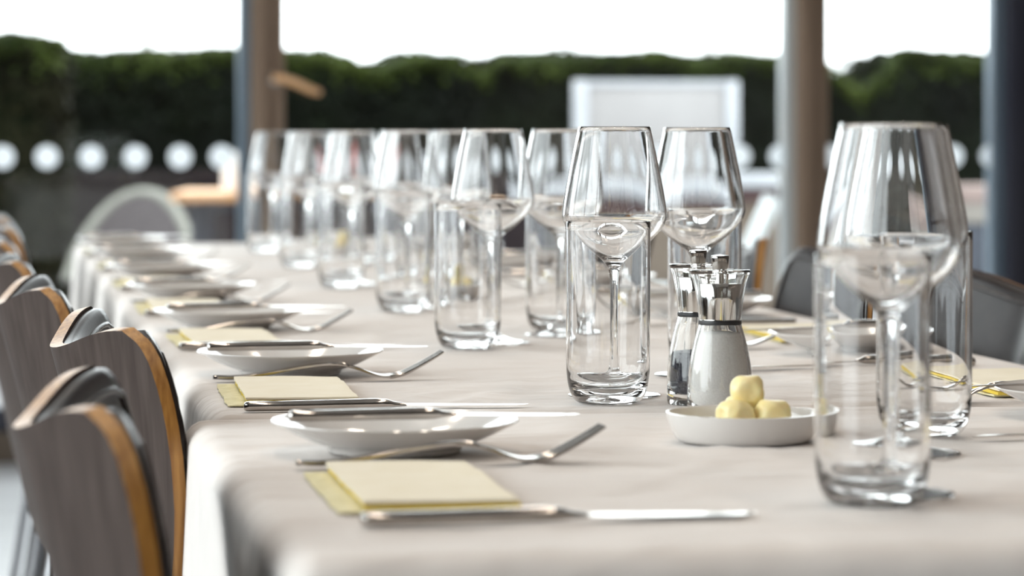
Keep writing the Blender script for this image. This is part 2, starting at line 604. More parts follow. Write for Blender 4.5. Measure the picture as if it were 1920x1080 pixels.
# ------------------------------------------------------------------ terrace furniture
# white framed panel
py = 13.4
x0, x1 = WY_(1076, py), WY_(1383, py)
zt = CZ + 108 * 13.4 / F
t = thing('panel_screen', 'white framed panel screen standing on the terrace before the hedge', 'screen', ((x0 + x1) / 2, py, 0))
hw = (x1 - x0) / 2
link('panel', boxes('panel', [(-hw + .05, hw - .05, -.012, .012, .72, zt - .03)], M['white_board'], .003), t)
for s in (-1, 1):
    xx = s * (hw - .03)
    link('post', boxes('post', [(xx - .03, xx + .03, -.03, .03, -.01, zt)], M['white_paint'], .005), t)
link('top_rail', boxes('rail', [(-hw + .061, hw - .061, -.02, .02, zt - .029, zt - .002)], M['white_paint'], .003), t)
link('bottom_rail', boxes('rail', [(-hw + .061, hw - .061, -.02, .02, .66, .715)], M['white_paint'], .003), t)
# low walls
py = 12.9
x0, x1 = WY_(1010, py), WY_(1490, py)
t = thing('garden_wall', 'low garden wall with white coping and red brown course below the panel screen', 'wall', ((x0 + x1) / 2, py, 0))
hw = (x1 - x0) / 2
link('coping', boxes('coping', [(-hw - .02, hw + .02, -.17, .12, .742, .803)], M['white_paint'], .006), t)
link('block_course', boxes('course', [(-hw, hw, -.13, .10, .675, .742)], M['red_brick'], .003), t)
link('wall_base', boxes('base', [(-hw, hw, -.12, .10, -.01, .675)], M['tan'], .003), t)
py = 12.3
x0, x1 = WY_(1780, py), WY_(1893, py)
t = thing('raised_planter', 'low planter wall with pinkish top and cream band by the right window edge', 'planter', ((x0 + x1) / 2, py, 0))
hw = (x1 - x0) / 2
link('coping', boxes('coping', [(-hw - .01, hw + .01, -.21, .21, .685, .758)], M['pink'], .006), t)
link('cream_band', boxes('band', [(-hw, hw, -.2, .2, .60, .685)], M['cream'], .003), t)
link('planter_body', boxes('body', [(-hw, hw, -.19, .19, -.01, .60)], M['slate'], .003), t)

py = 15.3
x0, x1 = WY_(135, py), WY_(1000, py)
t = thing('garden_wall', 'long dark purple brown low wall at the foot of the hedge', 'wall', ((x0 + x1) / 2, py, 0))
hw = (x1 - x0) / 2
link('coping', boxes('coping', [(-hw - .02, hw + .02, -.14, .14, .74, .79)], M['dark_wall'], .006), t)
link('wall_base', boxes('base', [(-hw, hw, -.12, .12, -.01, .74)], M['dark_wall'], .003), t)
# wooden terrace table with lantern
tx, ty = W(460, 11.9)
t = thing('terrace_table', 'orange wooden terrace table outside by the left mullion', 'table', (tx, ty, 0), math.radians(-8))
for k in range(6):
    y = -.42 + k * .14
    link('slat', boxes('slat', [(-.27, 1.1, y + .004, y + .136, .715, .75)], M['terrace_wood'], .005), t)
for s in (-.345, .345):
    link('apron', boxes('apron', [(-.2, 1.03, s - .012, s + .012, .68, .714)], M['mullion_dark'], .004), t)
for sx in (-.17, .98):
    for s in (-.30, .30):
        link('leg', boxes('leg', [(sx - .025, sx + .025, s - .025, s + .025, -.01, .714)], M['mullion_dark'], .004), t)
lx, ly = W(441, 11.7)
t = thing('lantern', 'white cylindrical lantern standing on the wooden terrace table', 'lantern', (lx, ly, .7505))
link('lantern_body', lathe('body', [(0, 0), (.048, 0), (.051, .004), (.050, .145), (.044, .155), (.034, .155), (.034, .02), (0, .02)], M['candle'], 32), t)
link('candle', lathe('wax', [(0, .021), (.024, .021), (.024, .11), (.02, .115), (0, .113)], M['porcelain'], 20), t)
# pale garden chair seen side-on
gx, gy = W(1418, 10.9)
t = thing('garden_chair', 'pale reclining garden chair seen from the side, left of the right mullion', 'chair', (gx, gy, 0), math.radians(-12))
bx_ = .06
for sy in (-.24, .24):
    link('back_rail', tube('rail', [(-.10, sy, .38), (bx_, sy, .745)], .018, M['alu'], 10), t)
    link('leg', tube('leg', [(-.10, sy, .40), (-.02, sy, -.01)], .014, M['alu'], 8), t)
    link('leg', tube('leg', [(-.52, sy, .42), (-.56, sy, -.01)], .014, M['alu'], 8), t)
    link('seat_rail', tube('rail', [(-.56, sy, .42), (-.08, sy, .38)], .014, M['alu'], 8), t)
for k in range(7):
    f = .12 + .13 * k
    px_, pz_ = -.10 + (bx_ + .10) * f, .38 + .365 * f
    link('back_slat', boxes('slat', [(px_ - .008, px_ + .008, -.225, .225, pz_ - .02, pz_ + .02)], M['alu'], .004), t)
for k in range(7):
    px_ = -.53 + .065 * k
    link('seat_slat', boxes('slat', [(px_ - .025, px_ + .025, -.225, .225, .405 - .005 * k, .42 - .005 * k)], M['alu_blue'], .004), t)
# red flowers in a pot
fx, fy = W(668, 11.95)
t = thing('flower_pot', 'terracotta pot of small red flowers on the wooden terrace table', 'plant', (fx, fy, .7505))
link('pot', lathe('pot', [(0, 0), (.035, 0), (.048, .075), (.053, .075), (.053, .09), (.045, .09), (.043, .06), (0, .06)], M['terracotta'], 24), t)
rr = random.Random(5)
for k in range(11):
    a, r = rr.uniform(0, 6.28), rr.uniform(0, .045)
    hx_, hy_, hz_ = r * math.cos(a), r * math.sin(a), rr.uniform(.13, .19)
    st = link('stem', tube('stem', [(hx_ * .4, hy_ * .4, .058), (hx_ * .8, hy_ * .8, .1), (hx_, hy_, hz_)], .0018, M['green'], 5), t)
    link('flower', lathe('flower', [(0, 0), (.008, .002), (.018, .010), (.020, .018), (.012, .020), (.006, .014), (0, .015)], M['red'], 10), st, (hx_, hy_, hz_ - .002))

# round-backed wicker chair
rx, ry = W(246, 12.5)
t = thing('wicker_chair', 'round backed grey wicker terrace chair with pale green rim at left', 'chair', (rx, ry, 0), math.radians(-22))
secs, rimp = [], []
N = 28
V, Fc = [], []
for i in range(N + 1):
    a = math.pi * (i / N)
    ca, sa = math.cos(a), math.sin(a)
    top = .36 + .37 * max(0, sa) ** 1.1
    for j in range(9):
        f = j / 8
        z = .30 + (top - .30) * f
        R = .21 + .055 * f
        V.append((R * ca, R * sa * .8 - .05, z))
    rimp.append((.266 * ca, .266 * sa * .8 - .05, top))
for i in range(N):
    for j in range(8):
        Fc.append([i * 9 + j, (i + 1) * 9 + j, (i + 1) * 9 + j + 1, i * 9 + j + 1])
me = mesh('back', V, Fc, M['wicker'])
bk = link('back_shell', me, t)
sm = bk.modifiers.new('s', 'SOLIDIFY')
sm.thickness = .012
link('rim', tube('rim', rimp, .022, M['rim'], 10), t)
link('seat', lathe('seat', [(0, .25), (.2, .25), (.225, .28), (.225, .34), (.2, .37), (0, .375)], M['wicker'], 32), t)
for a in (45, 135, 225, 315):
    a = math.radians(a)
    link('leg', tube('leg', [(.14 * math.cos(a), .14 * math.sin(a), .26), (.19 * math.cos(a), .19 * math.sin(a), -.01)], .013, M['mullion_dark'], 8), t)


# ------------------------------------------------------------------ tables and cloths
def dining_table(label, x0, x1, y0, y1):
    t = thing('dining_table', label, 'table', ((x0 + x1) / 2, (y0 + y1) / 2, 0), 0, 'wooden dining tables under the cloths')
    hx, hy = (x1 - x0) / 2, (y1 - y0) / 2
    link('tabletop', boxes('top', [(-hx, hx, -hy, hy, .715, .745)], M['table_dark'], .004), t)
    for s in (-1, 1):
        ya = s * (hy - .06)
        link('apron', boxes('apron', [(-hx + .06, hx - .06, ya - .01, ya + .01, .65, .715)], M['table_dark'], .002), t)
    lg = boxes('leg', [(-.022, .022, -.022, .022, 0, .7149)], M['table_dark'], .004)
    for a in (-1, 1):
        for b in (-1, 1):
            link('leg', lg, t, (a * (hx - .1), b * (hy - .1), 0))
    return t


def cloth(name, label, x0, x1, y0, y1, z, drop, wave, seed, flare, side_amp=(1, 1, 1, 1)):
    """side order: 0 near(-y) 1 right(+x) 2 far(+y) 3 left(-x)"""
    r0 = .018
    ax0, ax1, ay0, ay1 = x0 + r0, x1 - r0, y0 + r0, y1 - r0
    st = .0125
    rc = random.Random(int(seed * 10))
    creases = [(rc.uniform(x0 + .15, x1), rc.uniform(y0, y1), math.radians(rc.choice((rc.uniform(-35, 35), rc.uniform(60, 110)))), rc.uniform(.006, .016), rc.uniform(.0020, .0042), rc.uniform(.08, .28))
               for _ in range(int(42 * (y1 - y0)))]
    nx, ny = max(8, int((ax1 - ax0) / st)), max(8, int((ay1 - ay0) / st))
    V, Fc = [], []

    def tz(x, y):
        e = min(1, min(x - x0, x1 - x, y - y0, y1 - y) / .12)
        cz = 0
        for (qx, qy, qa, qw, qh, ql) in creases:
            if abs(qy - y) < .4:
                ux, uy = x - qx, y - qy
                al, ac = ux * math.cos(qa) + uy * math.sin(qa), -ux * math.sin(qa) + uy * math.cos(qa)
                ac += .02 * math.sin(al * 14 + qx * 30)
                if abs(ac) < qw * 3 and abs(al) < ql * 2:
                    cz = max(cz, qh * math.exp(-(ac / qw) ** 2 - (al / ql) ** 2))
        return z + e * (.0015 * noise.noise(Vector((x * 6, y * 8, seed))) + .0008 * noise.noise(Vector((x * 15 + y * 6, y * 26, seed + 3))) - .0015 + cz * .8)
    for j in range(ny + 1):
        for i in range(nx + 1):
            x, y = ax0 + (ax1 - ax0) * i / nx, ay0 + (ay1 - ay0) * j / ny
            V.append((x, y, tz(x, y)))
    g = lambda i, j: j * (nx + 1) + i
    for j in range(ny):
        for i in range(nx):
            Fc.append([g(i, j), g(i + 1, j), g(i + 1, j + 1), g(i, j + 1)])
    # border loop counter-clockwise with corner fans : (index, nx, ny, side, corner weight)
    B = []
    K = 7

    def fan(idx, a0):
        for k in range(1, K):
            a = math.radians(a0 + 90 * k / K)
            B.append((idx, math.cos(a), math.sin(a), 1.0 - abs(2 * k / K - 1), True))
    for i in range(nx + 1):
        B.append((g(i, 0), 0, -1, 0, False))
    fan(g(nx, 0), -90)
    for j in range(ny + 1):
        B.append((g(nx, j), 1, 0, 0, False))
    fan(g(nx, ny), 0)
    for i in range(nx, -1, -1):
        B.append((g(i, ny), 0, 1, 0, False))
    fan(g(0, ny), 90)
    for j in range(ny, -1, -1):
        B.append((g(0, j), -1, 0, 0, False))
    fan(g(0, 0), 180)
    levels = [(r0 * math.sin(a), -r0 * (1 - math.cos(a))) for a in [math.radians(q) for q in (20, 40, 60, 78, 90)]]
    nd = 12
    prev = [b[0] for b in B]
    prev_is_top = True
    for li in range(len(levels) + nd):
        if li < len(levels):
            off, dzv = levels[li]
            dep = 0
        else:
            dep = (li - len(levels) + 1) / nd
            off, dzv = r0, -r0 - (drop - r0) * dep
        row = []
        for (idx, nxv, nyv, cw, isf) in B:
            bx, by, bz = V[idx]
            side = 0
            if abs(nyv) >= abs(nxv):
                side = 0 if nyv < 0 else 2
                s = bx
            else:
                side = 1 if nxv > 0 else 3
                s = by
            amp = side_amp[side]
            e = dep ** .8
            wv = wave(side, s) * amp
            o = off + e * wv
            if isf:
                mn = min(side_amp)
                o = off + e * (wave(side, s) * amp * (1 - cw) + cw * flare * (1 if amp > .5 else .15))
            row.append(len(V))
            V.append((bx + nxv * o, by + nyv * o, z + dzv + (.0 if dep < 1 else .01 * noise.noise(Vector((bx * 4, by * 4, 1))))))
        n = len(B)
        for k in range(n):
            k2 = (k + 1) % n
            q = [prev[k2], prev[k], row[k], row[k2]]
            u = []
            for v in q:
                if v not in u:
                    u.append(v)
            if len(u) > 2:
                Fc.append(u)
        prev = row
    o = link(name, mesh(name, V, Fc, M['linen']))
    tag(o, label, 'tablecloth')
    return o


NX0, NX1, NY0, NY1 = .160, .985, 1.515, 2.298
FX0, FX1, FY0, FY1 = .182, .992, 2.308, 6.07
dining_table('square wooden dining table hidden under the near tablecloth', NX0 + .008, NX1 - .008, NY0 + .008, NY1 - .006)
L3 = (FY1 - FY0 - .016) / 3
for k, nm in enumerate(('wooden dining table under the near third of the long tablecloth', 'wooden dining table under the middle of the long tablecloth',
                        'wooden dining table under the window end of the long tablecloth')):
    dining_table(nm, FX0 + .008, FX1 - .008, FY0 + .008 + k * L3, FY0 + .008 + (k + 1) * L3 - .001)


def wave_near(side, s):
    if side == 3:
        return -.006 + .016 * math.cos((s - 2.22) * 2 * math.pi / .46)
    return .010 + .008 * math.sin(s * 21) + .004 * math.sin(s * 47 + 1)


def wave_far(side, s):
    return .010 + .009 * math.sin(s * 17 + side) + .005 * math.sin(s * 39 + 2 * side)


cloth('tablecloth', 'off white linen tablecloth on the near square table', NX0, NX1, NY0, NY1, .751, .27, wave_near, 1.0, .012, (1, 1, .1, 1))
cloth('tablecloth', 'long off white linen tablecloth on the row of tables running to the window', FX0, FX1, FY0, FY1, .751, .27, wave_far, 5.0, .03, (.1, 1, 1, 1))
for o in list(COL.objects):
    if o.name.startswith(('tablecloth.001', 'dining_table.')):
        pv = Vector((.58, FY0, 0))
        mr = Matrix.Translation(pv) @ Matrix.Rotation(math.radians(-.35), 4, 'Z') @ Matrix.Translation(-pv)
        o.matrix_basis = mr @ o.matrix_basis
        if o.name.startswith('tablecloth'):
            o.location.x += .002

TZ = .7512


# ------------------------------------------------------------------ chairs
def chair_proto():
    t = thing('dining_chair', '-', 'chair')
    path = smooth_prof([(0, .80), (.026, .70), (.050, .60), (.064, .53), (.085, .475), (.135, .452), (.24, .452), (.35, .457), (.415, .447), (.445, .42)], 8)
    cum = [0]
    for a, b in zip(path[:-1], path[1:]):
        cum.append(cum[-1] + math.dist(a, b))

    def at(s):
        s = min(max(s, 0), cum[-1])
        for i in range(len(cum) - 1):
            if s <= cum[i + 1]:
                f = (s - cum[i]) / (cum[i + 1] - cum[i])
                return [path[i][k] * (1 - f) + path[i + 1][k] * f for k in (0, 1)]
        return list(path[-1])

    def interp(T, s):
        for (a, va), (b, vb) in zip(T[:-1], T[1:]):
            if s <= b:
                f = (s - a) / (b - a)
                f = f if f < 0 else f
                return va + (vb - va) * f
        return T[-1][1]
    WT = [(0, .160), (.003, .167), (.008, .173), (.016, .180), (.03, .188), (.05, .195), (.08, .202), (.12, .206), (.16, .203), (.21, .193), (.27, .172), (.32, .158), (.37, .158), (.44, .185),
          (.55, .205), (.66, .20), (.72, .185), (.755, .160), (.77, .13)]
    AT = [(0, 1.2), (.03, 1.08), (.065, .95), (.115, .74), (.165, .54), (.24, .36), (.36, .25), (.9, .15)]
    smax = cum[-1]

    def lobe(u):
        u = abs(u)
        if u < .94:
            return math.sin(math.pi / 2 * u / .94) ** 2
        return 1 - .25 * ((u - .94) / .06) ** 2

    def P(s, u, inset=0.0, off=0.0):
        sc = smax / .77
        w_ = interp(WT, s / sc) - inset
        y = u * w_
        a, b = at(s - .004), at(s + .004)
        tx, tz_ = b[0] - a[0], b[1] - a[1]
        L = math.hypot(tx, tz_)
        tx, tz_ = tx / L, tz_ / L
        n = (-tz_, tx)       # forward for the back, upward for the seat
        c = at(s)
        wing = (.25 * (math.sqrt(y * y + .03 ** 2) - .03) + .3 * y * y) * interp(AT, s)
        up = .022 * lobe(u) * max(0, 1 - s / .12)
        fl_ = min(1, max(0, (s - .2) / .12))
        x = c[0] + (n[0] * fl_ + (1 - fl_)) * wing + n[0] * off - tx * up
        z = c[1] + n[1] * (wing * fl_ + off) - tz_ * up
        # normal tilt of the wings
        g = (.25 * y / math.sqrt(y * y + .03 ** 2) + .6 * y) * interp(AT, s)
        k = 1 / math.sqrt(1 + g * g)
        x -= n[0] * off * (1 - k)
        z -= n[1] * off * (1 - k)
        return Vector((x, y - g * k * off, z))
    ss = [0, .002, .005, .009, .015, .022, .032, .045, .06, .08] + [.08 + (smax - .08) * k / 38 for k in range(1, 37)]
    ss += [smax - .006, smax]
    us = [-1 + 2 * k / 28 for k in range(29)]
    nu = len(us)

    def sheet(inset, off, s0=0.0):
        return [[P(max(s, s0) if s < smax - s0 else smax - s0, u, inset, off) for u in us] for s in ss]

    def border(R):
        b = [R[0][j] for j in range(nu)] + [R[i][-1] for i in range(1, len(R))] + [R[-1][j] for j in range(nu - 2, -1, -1)] + [R[i][0] for i in range(len(R) - 2, 0, -1)]
        return b
    th = .0105
    A, Bk = sheet(0, th / 2), sheet(0, -th / 2)
    V, Fc = [], []
    for R, flip in ((A, False), (Bk, True)):
        base = len(V)
        V += [p for r in R for p in r]
        for i in range(len(R) - 1):
            for j in range(nu - 1):
                q = [base + i * nu + j, base + i * nu + j + 1, base + (i + 1) * nu + j + 1, base + (i + 1) * nu + j]
                Fc.append(q[::-1] if flip else q)
    link('wooden_shell', mesh('shell', V, Fc, M['laminate']), t)
    ba, bb = border(A), border(Bk)
    n = len(ba)
    V = ba + [(p + q) / 2 for p, q in zip(ba, bb)] + bb
    cen = sum(((p + q) / 2 for p, q in zip(ba, bb)), Vector()) / n
    Fc = []
    for k in range(n):
        k2 = (k + 1) % n
        Fc += [[k, k2, n + k2, n + k], [n + k, n + k2, 2 * n + k2, 2 * n + k]]
    link('plywood_edge', mesh('edge', V, Fc, M['ply'], True), t)
    # leather pad
    A, Bk = sheet(.004, th / 2 + .0115, .004), sheet(.001, th / 2 + .0005, .002)
    for i, r in enumerate(A):      # soften the pad towards its border
        for j in range(nu):
            e = min(1, min(ss[i], smax - ss[i], (1 - abs(us[j])) * .19) / .022)
            A[i][j] = Bk[i][j].lerp(A[i][j], .25 + .75 * math.sqrt(1 - (1 - e) ** 2))
    V, Fc = [], []
    for R, flip in ((A, False), (Bk, True)):
        base = len(V)
        V += [p for r in R for p in r]
        for i in range(len(R) - 1):
            for j in range(nu - 1):
                q = [base + i * nu + j, base + i * nu + j + 1, base + (i + 1) * nu + j + 1, base + (i + 1) * nu + j]
                Fc.append(q[::-1] if flip else q)
    ba, bb = border(A), border(Bk)
    base = len(V)
    V += ba + bb
    for k in range(n):
        k2 = (k + 1) % n
        Fc.append([base + k, base + k2, base + n + k2, base + n + k])
    pad = link('leather_pad', mesh('pad', V, Fc, M['leather'], True), t)
    C2 = sheet(.017, th / 2 + .0100, .016)
    bp = border(C2)
    out = [bp[0]]
    for p in bp[1:]:
        if (p - out[-1]).length > .004:
            out.append(p)
    link('piping', tube('piping', out, .0030, M['piping'], 8, True), pad)
    # legs
    lg = [((.13, .10), (.05, .20)), ((.13, -.10), (.05, -.20)), ((.32, .10), (.42, .21)), ((.32, -.10), (.42, -.21))]
    for (a, b) in lg:
        pts = smooth_prof([(a[0], a[1], .436), (a[0] * .85 + b[0] * .15, a[1] * .8 + b[1] * .2, .425), (a[0] * .7 + b[0] * .3, a[1] * .6 + b[1] * .4, .36), (b[0], b[1], .006)], 5)
        l = link('leg', tube('leg', pts, .0085, M['leg_metal'], 12), t)
        link('foot_glide', lathe('glide', [(0, 0), (.011, 0), (.012, .004), (.0105, .014), (0, .014)], M['black'], 16), l, (b[0], b[1], 0))
    link('leg_plate', lathe('plate', [(0, .434), (.09, .434), (.095, .437), (.09, .441), (0, .441)], M['black_chrome'], 24), t, (.22, 0, 0))
    return t


ch = chair_proto()
used = [False]
LCH = [(.030, 1.76, -1.2), (.069, 2.42, 4), (.030, 3.04, 1), (.008, 3.66, 2), (.0, 4.30, 2), (.02, 4.93, 0), (.015, 5.54, 1)]
ordn = ['nearest', 'second', 'third', 'fourth', 'fifth', 'sixth', 'seventh']
GL, GR = 'dining chairs along the left side', 'dining chairs along the right side'
for i, (x, y, r) in enumerate(LCH):
    lab = 'grey shell chair with amber plywood edge, ' + ordn[i] + ' from camera, left side'
    place(ch, used, (x, y, 0), math.radians(r), lab, GL)
RCH = [(1.185, 2.42, 2), (1.16, 3.02, 0), (1.17, 3.70, 3), (1.155, 4.31, -6), (1.17, 4.92, 0), (1.17, 5.55, 2)]
RCH = [(1.155, 1.72, 0)] + [(1.125, 3.01, 2), (1.13, 3.66, 0), (1.15, 4.30, 4), (1.13, 4.92, 0), (1.14, 5.55, -2)]
RCH.insert(1, (1.15, 2.36, 0))
for i, (x, y, r) in enumerate(RCH):
    lab = 'dark leather padded shell chair, ' + ordn[i] + ' from camera, right side'
    place(ch, used, (x, y, 0), math.pi + math.radians(r), lab, GR)

# ------------------------------------------------------------------ glassware
go = smooth_prof([(.0, .0000)], 1) if False else None
outer = [(0, .0010), (.020, .0006), (.036, .0000), (.0385, .0004), (.0386, .0012)] + smooth_prof(
    [(.0375, .0018), (.024, .0036), (.012, .0075), (.0060, .0145), (.0040, .0240), (.0034, .045), (.0034, .085), (.0040, .099), (.0062, .1075), (.0120, .1140), (.0220, .1215), (.0330, .1315),
     (.0405, .1405), (.0433, .1470), (.0436, .1530), (.0418, .1660), (.0372, .1900), (.0302, .2237)], 6)
inner = [(.0298, .2241), (.0293, .2237)] + smooth_prof(
    [(.0291, .2230), (.0361, .1895), (.0407, .1657), (.0425, .1530), (.0422, .1477), (.0394, .1415), (.0321, .1328), (.0210, .1234), (.0110, .1172), (.0045, .1150), (0, .1146)], 6)
WG = lathe('wine_glass', outer + inner, M['glass'], 64, False, 60)
tout = [(0, .0016), (.012, .0012), (.020, .0)] + smooth_prof([(.0235, .0002), (.0275, .003), (.0312, .010), (.0333, .021), (.0340, .036), (.0342, .08), (.0345, .1462)], 7)
tin = [(.0342, .1472), (.0334, .1472), (.0331, .1462)] + smooth_prof([(.0330, .140), (.0326, .08), (.0322, .036), (.0308, .023), (.0275, .0150), (.018, .0100), (.008, .0100), (0, .0103)], 6)
TG = lathe('tumbler', tout + tin, M['glass'], 64, False, 60)

wg = tag(link('wine_glass', WG), '-', 'wine glass')
tu = tag(link('tumbler', TG), '-', 'tumbler')
uw, ut = [False], [False]
LG = [  # tumbler px,depth ; wine px,depth
    (W(1636, 1.755), W(1669, 1.80)), (W(1140, 2.42), W(1152, 2.487)), (W(877, 3.05), W(924, 3.12)), (W(756, 3.68), W(765, 3.76)),
    (W(640, 4.28), W(660, 4.35)), (W(562, 4.92), W(578, 5.0)), (W(497, 5.58), W(511, 5.66))]
RG = [(W(1734, 2.166), W(1694, 2.03)), (W(1321, 2.77), W(1307, 2.70)), (W(1043, 3.32), W(1050, 3.24)), (W(868, 3.95), W(858, 3.86)),
      (W(775, 4.52), W(752, 4.46)), (W(688, 5.1), W(668, 5.05)), (W(612, 5.65), W(596, 5.6))]
for side, LL in (('left', LG), ('right', RG)):
    for i, (a, b) in enumerate(LL):
        o_ = ordn[i] + ' from camera'
        place(tu, ut, (*a, TZ), .3 * i, 'tall clear straight water tumbler, %s in the %s row of glasses' % (o_, side), 'water tumblers in two rows on the table')
        place(wg, uw, (*b, TZ), .2 * i, 'stemmed wine glass with tapering angular bowl, %s in the %s row' % (o_, side), 'wine glasses in two rows on the table')


# ------------------------------------------------------------------ cutlery
def sec(x, hw, z0, z1, k=10, p=2.6):
    zc, hz = (z0 + z1) / 2, (z1 - z0) / 2
    out = []
    for j in range(k):
        a = 2 * math.pi * (j + .5) / k
        c, s = math.cos(a), math.sin(a)
        out.append((x, hw * math.copysign(abs(c) ** (2 / p), c), zc + hz * math.copysign(abs(s) ** (2 / p), s)))
    return out


def knife(name, L, lab_cat, s=1.0):
    t = thing(name, '-', lab_cat)
    hl = L * .52
    S_ = [sec(0, .0030 * s, .0016, .0058), sec(.0012, .0052 * s, .0003, .0076), sec(.004, .0062 * s, 0, .0082), sec(hl * .25, .0062 * s, 0, .0080), sec(hl * .6, .0060 * s, 0, .0084),
          sec(hl * .88, .0064 * s, 0, .0088), sec(hl * .96, .0060 * s, .0004, .0080), sec(hl, .0052 * s, .0012, .0062), sec(hl + .010, .0050 * s, .0022, .0046)]
    link('handle', loft('handle', S_, M['steel'], True, 50), t)
    bl = []
    for f in [0, .06, .15, .3, .5, .7, .85, .93, .98, 1]:
        x = hl + .009 + (L - hl - .009) * f
        up = .0036 + .0008 * min(1, f * 6)
        dn = .0042 + .0030 * math.sin(min(1, f * 2.2) * math.pi / 2)
        if f > .8:
            g = (f - .8) / .2
            up = up + (-dn * .5 - up) * g ** 1.6 * .0 - up * .2 * g
            dn = dn * (1 - g ** 2) - up * .7 * g ** 2
        th_ = .0011 * (1 - .7 * f)
        zb = .0030 - .0012 * f
        bl.append([(x, up * s, zb + th_), (x, -dn * s, zb + .0001), (x, up * s, zb - th_)])
    link('blade', loft('blade', bl, M['steel'], True, 25), t)
    return t


def fork():
    t = thing('fork', '-', 'fork')
    cl = smooth_prof([(0, .0020, .0052), (.004, .0020, .0072), (.02, .0016, .0074), (.045, .0042, .0066), (.075, .0092, .0052), (.1, .0120, .0040), (.115, .0118, .0036),
                      (.128, .0085, .0048), (.140, .0042, .0090), (.150, .0018, .0112), (.160, .0018, .0116)], 5)
    link('handle', loft('handle', [sec(x, hw, z, z + .0032 + .0010 * (x < .12)) for x, z, hw in cl], M['steel'], True, 50), t)
    for k in range(4):
        y = (-1.5 + k) * .0062
        pts = smooth_prof([(.156, y, .0029), (.168, y, .0052), (.182, y * .98, .0118), (.195, y * .96, .0190), (.204, y * .94, .0245)], 4)
        link('tine', tube('tine', pts, [.0025 - .0011 * i / (len(pts) - 1) for i in range(len(pts))], M['steel'], 8, False, .75), t)
    return t


kn = knife('table_knife', .228, 'knife')
bk_ = knife('butter_knife', .203, 'knife', .9)
fk = fork()

# bread plate
PL = lathe('bread_plate', [(0, .0028), (.040, .0028), (.0425, 0), (.0455, 0), (.0470, .0030)] + smooth_prof([(.0490, .0042), (.060, .0080), (.073, .0140), (.0845, .0200)], 5) +
           [(.0853, .0208), (.0848, .0216), (.0835, .0214)] + smooth_prof([(.0820, .0205), (.070, .0152), (.058, .0098), (.050, .0072), (.044, .0064), (0, .0062)], 5), M['porcelain'], 72, False, 60)
pl = tag(link('bread_plate', PL), '-', 'plate')


# napkin : embossed lower leaf + folded upper stack
def napkin_proto():
    t = thing('paper_napkin', '-', 'napkin')

    def leaf(x0, x1, y0, y1, z0, th_, amp, seed, crink=0.0):
        nx, ny = 14, 24
        V, Fc = [], []
        for lay in (0, 1):
            for j in range(ny + 1):
                for i in range(nx + 1):
                    x, y = x0 + (x1 - x0) * i / nx, y0 + (y1 - y0) * j / ny
                    ex = min(i, nx - i) == 0 or min(j, ny - j) == 0
                    q = .0012 * noise.noise(Vector((x * 60, y * 60, seed + 5))) if ex else 0
                    z = z0 + lay * th_ * (.75 if ex else 1) + amp * (noise.noise(Vector((x * 18, y * 14, seed))) + .3) * (1 if lay else .3)
                    if lay:
                        z += crink * noise.noise(Vector((x * 150, y * 150, seed)))
                    V.append((x + q, y + q, max(z, .0003 + lay * .0006)))
        n = (nx + 1) * (ny + 1)
        g = lambda l, i, j: l * n + j * (nx + 1) + i
        for j in range(ny):
            for i in range(nx):
                Fc.append([g(1, i, j), g(1, i + 1, j), g(1, i + 1, j + 1), g(1, i, j + 1)])
                Fc.append([g(0, i, j), g(0, i, j + 1), g(0, i + 1, j + 1), g(0, i + 1, j)])
        for i in range(nx):
            Fc.append([g(0, i, 0), g(0, i + 1, 0), g(1, i + 1, 0), g(1, i, 0)])
            Fc.append([g(0, i + 1, ny), g(0, i, ny), g(1, i, ny), g(1, i + 1, ny)])
        for j in range(ny):
            Fc.append([g(0, 0, j + 1), g(0, 0, j), g(1, 0, j), g(1, 0, j + 1)])
            Fc.append([g(0, nx, j), g(0, nx, j + 1), g(1, nx, j + 1), g(1, nx, j)])
        return V, Fc
    V, Fc = leaf(-.058, .050, -.103, .100, .0003, .0010, .0010, 1, .0009)
    link('lower_leaf', mesh('leaf', V, Fc, M['napkin_leaf'], True, 50), t)
    V, Fc = leaf(-.042, .048, -.1055, .104, .0022, .0030, .0012, 2)
    link('inner_fold', mesh('leaf', V, Fc, M['napkin_edge'], True, 50), t)
    V, Fc = leaf(-.043, .047, -.1045, .1045, .0055, .0018, .0012, 2, .0002)
    link('top_fold', mesh('leaf', V, Fc, M['napkin'], True, 50), t)
    return t


npk = napkin_proto()
uk, ub, uf, up_, un = [False], [False], [False], [False], [False]

